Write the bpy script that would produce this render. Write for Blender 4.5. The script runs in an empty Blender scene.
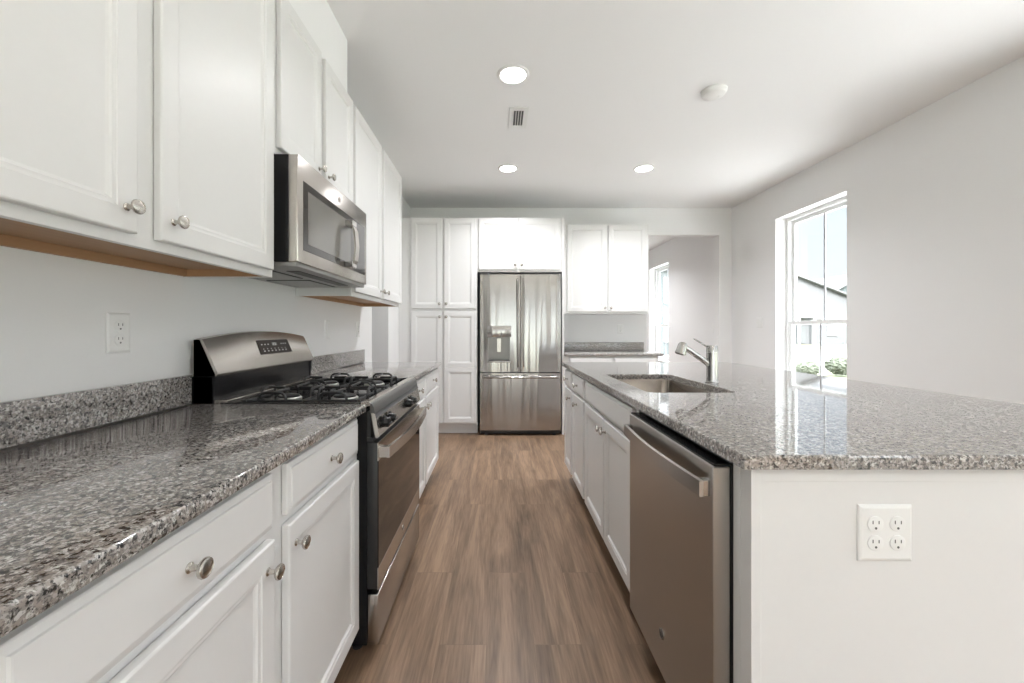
import bpy, bmesh, math, random
from mathutils import Vector, Matrix
R = math.radians
C = bpy.context.scene.collection
sc = bpy.context.scene
random.seed(7)

# ------------------------------------------------------------ camera
cd = bpy.data.cameras.new('camera'); cam = bpy.data.objects.new('camera', cd); C.objects.link(cam)
cam.location = (0, 0, 1.183); cam.rotation_euler = (R(90), 0, 0)
cd.sensor_width = 36.0; cd.lens = 405 / 1024 * 36
cd.shift_x = 13.5 / 1024; cd.shift_y = -12.0 / 1024
cd.clip_start = 0.02; cd.clip_end = 400
sc.camera = cam
# ------------------------------------------------------------ exposure
vs = sc.view_settings
vs.view_transform = 'Standard'; vs.look = 'None'; vs.gamma = 1.0; vs.use_curve_mapping = False
vs.exposure = 1.08
# ------------------------------------------------------------ sky and sun
w = bpy.data.worlds.new('sky'); sc.world = w; w.use_nodes = True
nt = w.node_tree; nt.nodes.clear()
o_ = nt.nodes.new('ShaderNodeOutputWorld'); bg = nt.nodes.new('ShaderNodeBackground')
tc = nt.nodes.new('ShaderNodeTexCoord'); sx = nt.nodes.new('ShaderNodeSeparateXYZ'); rp = nt.nodes.new('ShaderNodeValToRGB')
nt.links.new(tc.outputs['Generated'], sx.inputs[0]); nt.links.new(sx.outputs['Z'], rp.inputs[0])
# pale near the horizon, much brighter high up
rp.color_ramp.elements[0].position = 0.0; rp.color_ramp.elements[0].color = (0.056, 0.058, 0.062, 1)
rp.color_ramp.elements[1].position = 0.75; rp.color_ramp.elements[1].color = (0.925, 0.955, 1.0, 1)
q_ = rp.color_ramp.elements.new(.28); q_.color = (0.048, 0.0535, 0.061, 1)
nt.links.new(rp.outputs[0], bg.inputs[0]); bg.inputs[1].default_value = 9.5
nt.links.new(bg.outputs[0], o_.inputs[0])
sl = bpy.data.lights.new('sun', 'SUN'); sl.energy = 7.0; sl.angle = R(1.0); sl.color = (1, 0.98, 0.96)
so = bpy.data.objects.new('sun', sl); C.objects.link(so)
so.rotation_euler = (R(50), 0, R(-16))      # shines towards +Y, down and a little to +X
DOWNLIGHT = 6.0      # strength of the recessed lamps (W)
DAY_FILL = 60.0            # strength of the area lights added outside the unseen openings

# ------------------------------------------------------------ materials
def new_mat(name):
    m = bpy.data.materials.new(name); m.use_nodes = True
    return m, m.node_tree, m.node_tree.nodes['Principled BSDF']
def plain(name, col, rough=0.5, metal=0.0, bump=0.0, bscale=200, var=0.0, coat=0.0, spec=0.5):
    m, t, b = new_mat(name)
    b.inputs['Roughness'].default_value = rough; b.inputs['Metallic'].default_value = metal
    b.inputs['Coat Weight'].default_value = coat; b.inputs['Specular IOR Level'].default_value = spec
    co = t.nodes.new('ShaderNodeTexCoord'); n = t.nodes.new('ShaderNodeTexNoise')
    n.inputs['Scale'].default_value = bscale; n.inputs['Detail'].default_value = 3
    t.links.new(co.outputs['Object'], n.inputs['Vector'])
    r = t.nodes.new('ShaderNodeMix'); r.data_type = 'RGBA'
    k = max(var, 0.01)
    r.inputs[6].default_value = tuple(c * (1 - k) for c in col) + (1,); r.inputs[7].default_value = tuple(min(1, c * (1 + k)) for c in col) + (1,)
    t.links.new(n.outputs['Fac'], r.inputs[0]); t.links.new(r.outputs[2], b.inputs['Base Color'])
    if bump:
        bp = t.nodes.new('ShaderNodeBump'); bp.inputs['Strength'].default_value = bump; bp.inputs['Distance'].default_value = 0.001
        t.links.new(n.outputs['Fac'], bp.inputs['Height']); t.links.new(bp.outputs[0], b.inputs['Normal'])
    return m
def emis(name, col, s):
    m, t, b = new_mat(name)
    b.inputs['Base Color'].default_value = (.9, .9, .9, 1)
    b.inputs['Emission Color'].default_value = (*col, 1); b.inputs['Emission Strength'].default_value = s
    return m
M = {}
M['wall'] = plain('wall_paint', (.845, .843, .843), .62, bump=.15, bscale=260)
M['ceil'] = plain('ceiling_paint', (.885, .882, .882), .8, bump=.1, bscale=300)
M['trimw'] = plain('trim_paint', (.84, .84, .83), .35)
M['cab'] = plain('cabinet_paint', (.755, .75, .745), .36, bump=.04, bscale=60)
M['vinyl'] = plain('window_vinyl', (.86, .87, .87), .35)
M['muntin'] = plain('grille_between_glass', (.42, .43, .45), .5)
M['plate'] = plain('outlet_plastic', (.84, .84, .83), .3)
M['slot'] = plain('slot_dark', (.12, .12, .12), .6)
M['nickel'] = plain('satin_nickel', (.56, .53, .49), .27, 1.0, var=.05, bscale=40)
M['chrome'] = plain('polished_chrome', (.50, .49, .48), .09, 1.0)
M['black'] = plain('black_enamel', (.012, .012, .013), .2, spec=.3)
M['blackm'] = plain('black_matte_plastic', (.02, .02, .021), .45)
M['iron'] = plain('cast_iron', (.022, .022, .023), .42, bump=.5, bscale=400)
M['gray'] = plain('dark_grey_case', (.06, .06, .065), .4)
M['nose'] = plain('dark_grey_enamel_steel', (.16, .16, .16), .3, .9)
M['niche'] = plain('grey_dispenser_plastic', (.22, .21, .20), .3, .6)
M['burner'] = plain('burner_aluminium', (.6, .6, .58), .35, 1.0)
M['disp'] = plain('display_glass', (.03, .02, .016), .3, spec=.15)
M['mark'] = plain('display_print', (.55, .54, .52), .5)
M['darkvoid'] = plain('filter_dark', (.05, .045, .045), .5)
M['filter'] = plain('grease_filter_mesh', (.35, .35, .34), .4, .8, bump=.6, bscale=500)
M['lamp'] = emis('lamp_lens', (1, .97, .92), 6.0)
M['siding'] = None

def steel(name, col, rough, axis, amp=0.02, streak=60, wave=0.0):
    """brushed stainless; axis = the direction the brushing runs along"""
    m, t, b = new_mat(name)
    b.inputs['Metallic'].default_value = 1
    co = t.nodes.new('ShaderNodeTexCoord'); mp = t.nodes.new('ShaderNodeMapping')
    s = [streak * 10, streak * 10, streak * 10]; s['xyz'.index(axis)] = 3
    mp.inputs['Scale'].default_value = s
    n = t.nodes.new('ShaderNodeTexNoise'); n.inputs['Scale'].default_value = 1; n.inputs['Detail'].default_value = 2
    t.links.new(co.outputs['Object'], mp.inputs[0]); t.links.new(mp.outputs[0], n.inputs['Vector'])
    mr = t.nodes.new('ShaderNodeMapRange'); mr.inputs[3].default_value = rough * .92; mr.inputs[4].default_value = rough * 1.08
    t.links.new(n.outputs['Fac'], mr.inputs[0]); t.links.new(mr.outputs[0], b.inputs['Roughness'])
    mx = t.nodes.new('ShaderNodeMix'); mx.data_type = 'RGBA'
    mx.inputs[6].default_value = tuple(c * .975 for c in col) + (1,); mx.inputs[7].default_value = tuple(c * 1.025 for c in col) + (1,)
    t.links.new(n.outputs['Fac'], mx.inputs[0]); t.links.new(mx.outputs[2], b.inputs['Base Color'])
    bp = t.nodes.new('ShaderNodeBump'); bp.inputs['Strength'].default_value = .04; bp.inputs['Distance'].default_value = .0002
    t.links.new(n.outputs['Fac'], bp.inputs['Height'])
    last = bp
    if wave:
        mp2 = t.nodes.new('ShaderNodeMapping'); mp2.inputs['Scale'].default_value = (8, 8, .4)
        n2 = t.nodes.new('ShaderNodeTexNoise'); n2.inputs['Scale'].default_value = 1; n2.inputs['Detail'].default_value = 1.5
        t.links.new(co.outputs['Object'], mp2.inputs[0]); t.links.new(mp2.outputs[0], n2.inputs['Vector'])
        b2 = t.nodes.new('ShaderNodeBump'); b2.inputs['Strength'].default_value = 1; b2.inputs['Distance'].default_value = wave
        t.links.new(n2.outputs['Fac'], b2.inputs['Height']); t.links.new(bp.outputs[0], b2.inputs['Normal'])
        last = b2
    t.links.new(last.outputs[0], b.inputs['Normal'])
    return m
M['steel'] = steel('stainless_horizontal', (.52, .49, .455), .26, 'x')
M['steelv'] = steel('stainless_fridge', (.43, .415, .40), .2, 'x', wave=.017)
M['steeld'] = steel('stainless_dishwasher', (.43, .41, .385), .3, 'x')
M['sinks'] = steel('stainless_sink', (.30, .265, .235), .26, 'y')

def granite(name):
    m, t, b = new_mat(name)
    b.inputs['Roughness'].default_value = .045; b.inputs['IOR'].default_value = 2.0
    co = t.nodes.new('ShaderNodeTexCoord')
    def noise(sc_, det, rough=.6):
        n = t.nodes.new('ShaderNodeTexNoise'); n.inputs['Scale'].default_value = sc_; n.inputs['Detail'].default_value = det
        n.inputs['Roughness'].default_value = rough; t.links.new(co.outputs['Object'], n.inputs['Vector']); return n
    def ramp(src, stops):
        r = t.nodes.new('ShaderNodeValToRGB'); r.color_ramp.interpolation = 'LINEAR'
        e = r.color_ramp.elements
        e[0].position, e[0].color = stops[0][0], (*stops[0][1], 1); e[1].position, e[1].color = stops[-1][0], (*stops[-1][1], 1)
        for p, c in stops[1:-1]:
            x = e.new(p); x.color = (*c, 1)
        t.links.new(src, r.inputs[0]); return r
    v = t.nodes.new('ShaderNodeTexVoronoi'); v.inputs['Scale'].default_value = 175; v.feature = 'F1'
    nz = noise(45, 2)
    vm = t.nodes.new('ShaderNodeMixRGB'); vm.blend_type = 'ADD'; vm.inputs[0].default_value = .02
    t.links.new(co.outputs['Object'], vm.inputs[1]); t.links.new(nz.outputs['Color'], vm.inputs[2]); t.links.new(vm.outputs[0], v.inputs['Vector'])
    sepc = t.nodes.new('ShaderNodeSeparateColor'); t.links.new(v.outputs['Color'], sepc.inputs[0])
    base = ramp(sepc.outputs[0], [(0.0, (.19, .178, .17)), (.2, (.29, .265, .247)), (.42, (.41, .383, .362)), (.66, (.32, .285, .262)), (.9, (.53, .51, .49))])
    base.color_ramp.interpolation = 'CONSTANT'
    dark = ramp(noise(110, 3, .65).outputs['Fac'], [(.39, (0, 0, 0)), (.47, (1, 1, 1))])
    dark2 = ramp(noise(260, 2).outputs['Fac'], [(.36, (.35, .35, .35)), (.46, (1, 1, 1))])
    lite = ramp(noise(115, 3, .6).outputs['Fac'], [(.56, (0, 0, 0)), (.66, (1, 1, 1))])
    a = t.nodes.new('ShaderNodeMixRGB'); a.inputs[2].default_value = (.66, .65, .62, 1)
    t.links.new(lite.outputs[0], a.inputs[0]); t.links.new(base.outputs[0], a.inputs[1])
    a.inputs[0].default_value = .6
    dm = t.nodes.new('ShaderNodeMixRGB'); dm.inputs[1].default_value = (.045, .044, .044, 1)
    t.links.new(dark.outputs[0], dm.inputs[0]); t.links.new(a.outputs[0], dm.inputs[2])
    d2 = t.nodes.new('ShaderNodeMixRGB'); d2.blend_type = 'MULTIPLY'; d2.inputs[0].default_value = .8
    t.links.new(dm.outputs[0], d2.inputs[1]); t.links.new(dark2.outputs[0], d2.inputs[2])
    t.links.new(d2.outputs[0], b.inputs['Base Color'])
    return m
M['granite'] = granite('speckled_granite')

def planks():
    m, t, b = new_mat('vinyl_plank')
    co = t.nodes.new('ShaderNodeTexCoord'); mp = t.nodes.new('ShaderNodeMapping')
    mp.inputs['Rotation'].default_value = (0, 0, R(90)); mp.inputs['Location'].default_value = (.3, .045, 0)
    t.links.new(co.outputs['Object'], mp.inputs[0])
    br = t.nodes.new('ShaderNodeTexBrick'); br.inputs['Scale'].default_value = 1
    br.inputs['Brick Width'].default_value = 1.22; br.inputs['Row Height'].default_value = .178
    br.inputs['Mortar Size'].default_value = .0011; br.inputs['Mortar Smooth'].default_value = .2; br.offset = .37; br.offset_frequency = 2
    br.inputs['Color1'].default_value = (0, 0, 0, 1); br.inputs['Color2'].default_value = (1, 1, 1, 1); br.inputs['Mortar'].default_value = (.5, .5, .5, 1)
    t.links.new(mp.outputs[0], br.inputs['Vector'])
    # grain: stretched noise, shifted per plank
    off = t.nodes.new('ShaderNodeVectorMath'); off.operation = 'MULTIPLY_ADD'
    off.inputs[1].default_value = (7, 13, 5)
    t.links.new(br.outputs['Color'], off.inputs[0]); t.links.new(co.outputs['Object'], off.inputs[2])
    def gr(scale, det, dist=0):
        g = t.nodes.new('ShaderNodeMapping'); g.inputs['Scale'].default_value = scale
        n = t.nodes.new('ShaderNodeTexNoise'); n.inputs['Scale'].default_value = 1; n.inputs['Detail'].default_value = det; n.inputs['Distortion'].default_value = dist
        t.links.new(off.outputs[0], g.inputs[0]); t.links.new(g.outputs[0], n.inputs['Vector']); return n
    g1 = gr((7.5, .8, 1), 6, 2.2); g2 = gr((120, 7, 1), 4, .4); g3 = gr((6.5, .45, 1), 3, .8)
    r = t.nodes.new('ShaderNodeValToRGB'); e = r.color_ramp.elements
    e[0].position = .36; e[0].color = (.11, .068, .042, 1); e[1].position = .645; e[1].color = (.33, .215, .138, 1)
    x = e.new(.5); x.color = (.212, .136, .087, 1)
    mx = t.nodes.new('ShaderNodeMath'); mx.operation = 'MULTIPLY_ADD'; mx.inputs[1].default_value = .45
    t.links.new(g1.outputs['Fac'], mx.inputs[0])
    m2 = t.nodes.new('ShaderNodeMath'); m2.operation = 'MULTIPLY'; m2.inputs[1].default_value = .30; t.links.new(g2.outputs['Fac'], m2.inputs[0])
    m3 = t.nodes.new('ShaderNodeMath'); m3.operation = 'MULTIPLY_ADD'; m3.inputs[1].default_value = .28; t.links.new(g3.outputs['Fac'], m3.inputs[0]); t.links.new(m2.outputs[0], m3.inputs[2])
    t.links.new(m3.outputs[0], mx.inputs[2]); t.links.new(mx.outputs[0], r.inputs[0])
    # per plank tint
    tin = t.nodes.new('ShaderNodeMapRange'); tin.inputs[3].default_value = .90; tin.inputs[4].default_value = 1.07
    t.links.new(br.outputs['Color'], tin.inputs[0])
    mu = t.nodes.new('ShaderNodeMixRGB'); mu.blend_type = 'MULTIPLY'; mu.inputs[0].default_value = 1
    t.links.new(r.outputs[0], mu.inputs[1]); t.links.new(tin.outputs[0], mu.inputs[2])
    se = t.nodes.new('ShaderNodeMixRGB'); se.inputs[2].default_value = (.10, .065, .045, 1)
    fm = t.nodes.new('ShaderNodeMath'); fm.operation = 'MULTIPLY'; fm.inputs[1].default_value = .35
    t.links.new(br.outputs['Fac'], fm.inputs[0]); t.links.new(fm.outputs[0], se.inputs[0]); t.links.new(mu.outputs[0], se.inputs[1])
    t.links.new(se.outputs[0], b.inputs['Base Color'])
    b.inputs['Roughness'].default_value = .38; b.inputs['Specular IOR Level'].default_value = .4
    bp = t.nodes.new('ShaderNodeBump'); bp.inputs['Strength'].default_value = .12; bp.inputs['Distance'].default_value = .001
    t.links.new(g2.outputs['Fac'], bp.inputs['Height']); t.links.new(bp.outputs[0], b.inputs['Normal'])
    return m
M['floor'] = planks()

def wood(name, c1, c2):
    m, t, b = new_mat(name)
    co = t.nodes.new('ShaderNodeTexCoord'); g = t.nodes.new('ShaderNodeMapping'); g.inputs['Scale'].default_value = (2, 40, 40)
    n = t.nodes.new('ShaderNodeTexNoise'); n.inputs['Scale'].default_value = 1; n.inputs['Detail'].default_value = 4
    t.links.new(co.outputs['Object'], g.inputs[0]); t.links.new(g.outputs[0], n.inputs['Vector'])
    mx = t.nodes.new('ShaderNodeMix'); mx.data_type = 'RGBA'; mx.inputs[6].default_value = (*c1, 1); mx.inputs[7].default_value = (*c2, 1)
    t.links.new(n.outputs['Fac'], mx.inputs[0]); t.links.new(mx.outputs[2], b.inputs['Base Color']); b.inputs['Roughness'].default_value = .5
    return m
M['maple'] = wood('natural_maple', (.36, .20, .105), (.47, .28, .15))

def glass_pane():
    m = bpy.data.materials.new('window_glass'); m.use_nodes = True; t = m.node_tree; t.nodes.clear()
    o = t.nodes.new('ShaderNodeOutputMaterial'); mx = t.nodes.new('ShaderNodeMixShader'); tr = t.nodes.new('ShaderNodeBsdfTransparent')
    tr.inputs[0].default_value = (.97, .985, .98, 1)
    gl = t.nodes.new('ShaderNodeBsdfGlossy'); gl.inputs['Roughness'].default_value = .01
    lw = t.nodes.new('ShaderNodeLayerWeight'); pw = t.nodes.new('ShaderNodeMath'); pw.operation = 'POWER'; pw.inputs[1].default_value = 4.5
    fr = t.nodes.new('ShaderNodeMath'); fr.operation = 'MULTIPLY_ADD'; fr.inputs[1].default_value = .9; fr.inputs[2].default_value = .03
    t.links.new(lw.outputs['Facing'], pw.inputs[0]); t.links.new(pw.outputs[0], fr.inputs[0])
    t.links.new(fr.outputs[0], mx.inputs[0]); t.links.new(tr.outputs[0], mx.inputs[1]); t.links.new(gl.outputs[0], mx.inputs[2]); t.links.new(mx.outputs[0], o.inputs[0])
    return m
M['glass'] = glass_pane()
M['ovenglass'] = plain('oven_door_glass', (.022, .017, .014), .05, spec=.35)
M['mwglass'] = plain('microwave_window_glass', (.035, .03, .027), .06)
M['mwmesh'] = plain('microwave_window_screen', (.20, .19, .175), .12, var=.05, bscale=900)

# outside materials
def siding(name, col):
    m, t, b = new_mat(name)
    co = t.nodes.new('ShaderNodeTexCoord'); wv = t.nodes.new('ShaderNodeTexWave'); wv.wave_type = 'BANDS'; wv.bands_direction = 'Z'; wv.wave_profile = 'SAW'
    wv.inputs['Scale'].default_value = 1.6
    t.links.new(co.outputs['Object'], wv.inputs['Vector'])
    mx = t.nodes.new('ShaderNodeMix'); mx.data_type = 'RGBA'; mx.inputs[6].default_value = tuple(c * .88 for c in col) + (1,); mx.inputs[7].default_value = (*col, 1)
    t.links.new(wv.outputs['Fac'], mx.inputs[0]); t.links.new(mx.outputs[2], b.inputs['Base Color']); b.inputs['Roughness'].default_value = .7
    return m
M['siding'] = siding('grey_siding', (.125, .125, .132)); M['siding2'] = siding('pale_siding', (.085, .10, .105))
M['shingle'] = plain('roof_shingles', (.14, .14, .145), .9, var=.2, bscale=8)
M['shingle2'] = plain('pale_roof_shingles', (.16, .16, .165), .9, var=.1, bscale=8)
M['whitex'] = plain('exterior_white', (.33, .33, .33), .6)
M['doorx'] = plain('exterior_door_grey', (.13, .135, .14), .5)
M['lawn'] = plain('lawn_grass', (.11, .125, .07), .9, var=.35, bscale=3)
M['concrete'] = plain('pale_concrete', (.32, .31, .30), .9, var=.1, bscale=2)
M['bounce_patio'] = plain('bounce_patio_concrete', (.55, .54, .52), .9, var=.05, bscale=2)
M['shrub'] = plain('shrub_leaves', (.06, .068, .048), .8, var=.4, bscale=30)

# ------------------------------------------------------------ mesh helpers
def link(name, bm, mat, parent=None, smooth=False, loc=None, rot=None):
    bmesh.ops.recalc_face_normals(bm, faces=bm.faces[:])
    me = bpy.data.meshes.new(name); bm.to_mesh(me); bm.free()
    if isinstance(mat, (list, tuple)):
        for q in mat: me.materials.append(q)
    else: me.materials.append(mat)
    if smooth:
        for p in me.polygons: p.use_smooth = True
        try: me.set_sharp_from_angle(angle=R(35))
        except Exception: pass
    o = bpy.data.objects.new(name, me); C.objects.link(o)
    if parent: o.parent = parent
    if loc: o.location = loc
    if rot: o.rotation_euler = rot
    return o
def tag(o, label=None, cat=None, group=None, kind=None):
    if label: o['label'] = label
    if cat: o['category'] = cat
    if group: o['group'] = group
    if kind: o['kind'] = kind
    return o
def empty(name, loc=(0, 0, 0), rz=0.0):
    o = bpy.data.objects.new(name, None); o.location = loc; o.rotation_euler = (0, 0, rz); C.objects.link(o); o.empty_display_size = .1
    return o
def BM(): return bmesh.new()
def box(bm, x0, x1, y0, y1, z0, z1, bev=0.0, mi=0, mat=None, seg=2):
    vs_ = [bm.verts.new((x, y, z)) for z in (z0, z1) for y in (y0, y1) for x in (x0, x1)]
    idx = [(0, 1, 3, 2), (4, 6, 7, 5), (0, 4, 5, 1), (2, 3, 7, 6), (0, 2, 6, 4), (1, 5, 7, 3)]
    fs = [bm.faces.new([vs_[i] for i in f]) for f in idx]
    for f in fs: f.material_index = mi
    bmesh.ops.recalc_face_normals(bm, faces=fs)
    if bev > 0:
        es = list({e for f in fs for e in f.edges})
        r = bmesh.ops.bevel(bm, geom=es, offset=bev, segments=seg, affect='EDGES', profile=.5)
        for f in r['faces']: f.material_index = mi
        vs_ = [v for v in vs_ if v.is_valid] + r['verts']
        vs_ = list(set(vs_))
    if mat is not None: bmesh.ops.transform(bm, matrix=mat, verts=vs_)
    return vs_
def lathe(bm, prof, mat=None, n=24, mi=0, cap=True):
    """prof = [(r, z)...] round local z"""
    rings = []
    for r, z in prof:
        rings.append([bm.verts.new((r * math.cos(2 * math.pi * k / n), r * math.sin(2 * math.pi * k / n), z)) for k in range(n)])
    for a, b in zip(rings, rings[1:]):
        for k in range(n):
            f = bm.faces.new((a[k], a[(k + 1) % n], b[(k + 1) % n], b[k])); f.material_index = mi
    if cap:
        f = bm.faces.new(rings[0][::-1]); f.material_index = mi; f = bm.faces.new(rings[-1]); f.material_index = mi
    if mat is not None: bmesh.ops.transform(bm, matrix=mat, verts=[v for r_ in rings for v in r_])
def tube(bm, pts, rad, n=10, mi=0, closed=False, sect=None, updir=None):
    """swept round (or sect = list of (a,b)) section along pts"""
    pts = [Vector(p) for p in pts]; m = len(pts); rings = []
    rads = rad if isinstance(rad, (list, tuple)) else [rad] * m
    up = None
    for i, p in enumerate(pts):
        if closed: d = pts[(i + 1) % m] - pts[i - 1]
        else: d = (pts[min(i + 1, m - 1)] - pts[max(i - 1, 0)])
        d.normalize()
        if up is None:
            up = Vector(updir) if updir else (Vector((0, 0, 1)) if abs(d.z) < .9 else Vector((1, 0, 0)))
        s = d.cross(up).normalized(); u = s.cross(d).normalized(); up = u
        if sect: rings.append([bm.verts.new(p + s * a + u * b) for a, b in sect])
        else: rings.append([bm.verts.new(p + (s * math.cos(2 * math.pi * k / n) + u * math.sin(2 * math.pi * k / n)) * rads[i]) for k in range(n)])
    q = len(rings[0])
    rr = list(zip(rings, rings[1:])) + ([(rings[-1], rings[0])] if closed else [])
    for a, b in rr:
        for k in range(q):
            f = bm.faces.new((a[k], a[(k + 1) % q], b[(k + 1) % q], b[k])); f.material_index = mi
    if not closed:
        f = bm.faces.new(rings[0][::-1]); f.material_index = mi; f = bm.faces.new(rings[-1]); f.material_index = mi
def prism(bm, poly, axis, a0, a1, mi=0):
    """poly in the plane perpendicular to axis: axis x -> (y,z); y -> (x,z); z -> (x,y)"""
    def P(u, v, a): return {'x': (a, u, v), 'y': (u, a, v), 'z': (u, v, a)}[axis]
    A = [bm.verts.new(P(u, v, a0)) for u, v in poly]; B = [bm.verts.new(P(u, v, a1)) for u, v in poly]
    f = bm.faces.new(A); f.material_index = mi; f = bm.faces.new(B[::-1]); f.material_index = mi
    n = len(poly)
    for k in range(n):
        f = bm.faces.new((A[k], B[k], B[(k + 1) % n], A[(k + 1) % n])); f.material_index = mi
    return A + B
def panel(bm, x0, x1, z0, z1, yb, yf, prof):
    """a door or drawer front seen from -y; back at yb, face at yf; prof = [(inset, depth behind face)...]"""
    loops = [[(x0, yb, z0), (x1, yb, z0), (x1, yb, z1), (x0, yb, z1)]]
    for i, d in prof:
        y = yf + d
        loops.append([(x0 + i, y, z0 + i), (x1 - i, y, z0 + i), (x1 - i, y, z1 - i), (x0 + i, y, z1 - i)])
    L = [[bm.verts.new(p) for p in l] for l in loops]
    bm.faces.new(L[0]); bm.faces.new(L[-1][::-1])
    for a, b in zip(L, L[1:]):
        for k in range(4): bm.faces.new((a[k], a[(k + 1) % 4], b[(k + 1) % 4], b[k]))
DOOR = [(0, .004), (.0015, .0012), (.004, 0), (.049, 0), (.051, .0018), (.055, .0026), (.060, .0026), (.063, .006), (.068, .0085)]
SLAB = [(0, .008), (.002, .006), (.012, .0035), (.0135, .0005), (.016, 0)]
KNOB = [(.0085, 0), (.0085, .0015), (.0055, .004), (.0045, .012), (.006, .016), (.0125, .0195), (.0155, .0225), (.0162, .0255), (.0150, .0285), (.0125, .0300), (.0115, .0302), (.0112, .0296), (.006, .0312), (.001, .0318)]
Y_OUT = Matrix.Rotation(R(90), 4, 'X')     # local z -> -y
def knob(parent, x, y, z, lab=None):
    bm = BM(); lathe(bm, KNOB, Matrix.Translation((x, y, z)) @ Y_OUT, 20)
    return link('knob', bm, M['nickel'], parent, True)
def door(parent, x0, x1, z0, z1, y, kn=None, midrail=None, lab=None):
    bm = BM()
    if midrail:
        # two stacked panels in one leaf
        panel(bm, x0, x1, midrail, z1, y + .019, y, DOOR); panel(bm, x0, x1, z0, midrail, y + .019, y, DOOR)
    else: panel(bm, x0, x1, z0, z1, y + .019, y, DOOR)
    d = link('door', bm, M['cab'], parent)
    if kn: knob(d, kn[0], y, kn[1])
    return d
def drawer(parent, x0, x1, z0, z1, y, kn=True, name='drawer'):
    bm = BM(); panel(bm, x0, x1, z0, z1, y + .019, y, SLAB)
    d = link(name, bm, M['cab'], parent)
    if kn: knob(d, (x0 + x1) / 2, y, (z0 + z1) / 2 - .002)
    return d

# ------------------------------------------------------------ room shell
XL, XR, YB, YF, H = -1.125, 2.99, 5.19, -4.4, 2.742
def wall_with_holes(name, axis, p0, p1, a0, a1, z0, z1, holes):
    """slab between p0..p1 along axis normal, a0..a1 along its length, rectangular holes (b0,b1,c0,c1)"""
    bm = BM(); cuts = sorted({a0, a1, *[h[0] for h in holes], *[h[1] for h in holes]})
    def B(u0, u1, v0, v1):
        if axis == 'x': box(bm, p0, p1, u0, u1, v0, v1)
        else: box(bm, u0, u1, p0, p1, v0, v1)
    for u0, u1 in zip(cuts, cuts[1:]):
        hs = [h for h in holes if h[0] <= u0 + 1e-6 and h[1] >= u1 - 1e-6]
        if not hs: B(u0, u1, z0, z1)
        else:
            h = hs[0]
            if h[2] > z0 + .001: B(u0, u1, z0, h[2])
            if h[3] < z1 - .001: B(u0, u1, h[3], z1)
    bmesh.ops.remove_doubles(bm, verts=bm.verts[:], dist=1e-5)
    return tag(link(name, bm, M['wall']), kind='structure')
bm = BM(); box(bm, -2.9, XR + .3, YF - .3, 9.8, -.12, 0); tag(link('floor', bm, M['floor']), kind='structure')
bm = BM(); box(bm, -2.9, XR + .3, YF - .3, 9.8, H, H + .15); tag(link('ceiling', bm, M['ceil']), kind='structure')
WZ0, WZ1 = .61, 2.375
win = [(3.478, 4.372), (7.12, 8.03), (1.15, 2.05), (-.15, .75), (-1.9, -1.0), (-3.3, -2.4)]  # after the first two: unseen windows added to bring in side light
wall_with_holes('wall_right', 'x', XR, XR + .2, YF - .2, 9.7, 0, H, [(a, b, WZ0, WZ1) for a, b in win])
wall_with_holes('wall_left', 'x', XL - .24, XL, YF - .2, YB, 0, H, [(3.60, 4.14, 0, 2.08)])
wall_with_holes('wall_back', 'y', YB, YB + .12, XL - 1.7, XR, 0, H, [(1.90, 2.826, 0, 2.394)])
wall_with_holes('wall_front', 'y', YF - .2, YF, XL - .24, XR, 0, H, [(-.45, 2.45, 0, 2.35)])
# hall behind the doorway in the left wall, and the room behind the cased opening
bm = BM(); box(bm, -2.75, -2.65, 2.9, YB, 0, H); box(bm, -2.65, XL - .24, 2.8, 2.9, 0, H); tag(link('wall_hall', bm, M['wall']), kind='structure')
bm = BM(); box(bm, .2, .3, YB + .12, 9.6, 0, H); box(bm, .2, XR, 9.6, 9.7, 0, H); tag(link('wall_morning_room', bm, M['wall']), kind='structure')
def base(name, *bs):
    bm = BM()
    for b in bs: box(bm, *b, .002)
    tag(link(name, bm, M['trimw']), kind='structure')
base('baseboard_right', (XR - .014, XR, YF, YB, 0, .1)); base('baseboard_back', (2.826, XR - .014, YB - .014, YB, 0, .1))
base('baseboard_left', (XL, XL + .014, 4.14, 4.6, 0, .1), (XL, XL + .014, 3.36, 3.60, 0, .1), (XL, XL + .014, YF, -.3, 0, .1))

def window(n, y0, y1, z0=WZ0, z1=WZ1):
    e = tag(empty('window_%d' % n, (XR, (y0 + y1) / 2, z0)), kind='structure')
    yc = (y0 + y1) / 2; h = z1 - z0; a = (y1 - y0) / 2
    def fr(bm, x0, x1, A, zb, zt, t, bev=.002, tb=None, tt=None):
        tb = tb or t; tt = tt or t
        box(bm, x0, x1, -A, -A + t, zb, zt, bev); box(bm, x0, x1, A - t, A, zb, zt, bev)
        box(bm, x0, x1, -A + t, A - t, zb, zb + tb, bev); box(bm, x0, x1, -A + t, A - t, zt - tt, zt, bev)
    bm = BM(); fr(bm, .115, .195, a, 0, h, .032); f = link('window_frame', bm, M['vinyl'], e)
    mid = 1.253 - z0
    for nm, x0, x1, zb, zt, xg in (('upper_sash', .160, .188, mid - .02, h - .03, .174), ('lower_sash', .124, .152, .03, mid + .02, .138)):
        bm = BM(); fr(bm, x0, x1, a - .03, zb, zt, .036); s = link(nm, bm, M['vinyl'], e)
        bm = BM(); box(bm, xg - .006, xg + .006, -.008, .008, zb + .036, zt - .036); link('muntin', bm, M['muntin'], s)
        bm = BM(); box(bm, xg - .002, xg + .002, -a + .064, a - .064, zb + .034, zt - .034); link('pane', bm, M['glass'], s)
    bm = BM(); box(bm, -.018, .115, -a - .0, a + .0, -.018, .004, .003); link('window_sill', bm, M['trimw'], e)
    bm = BM(); box(bm, .118, .128, -.03, .03, mid + .02, mid + .032, .002); link('sash_lock', bm, M['vinyl'], e)
    return e
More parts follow.
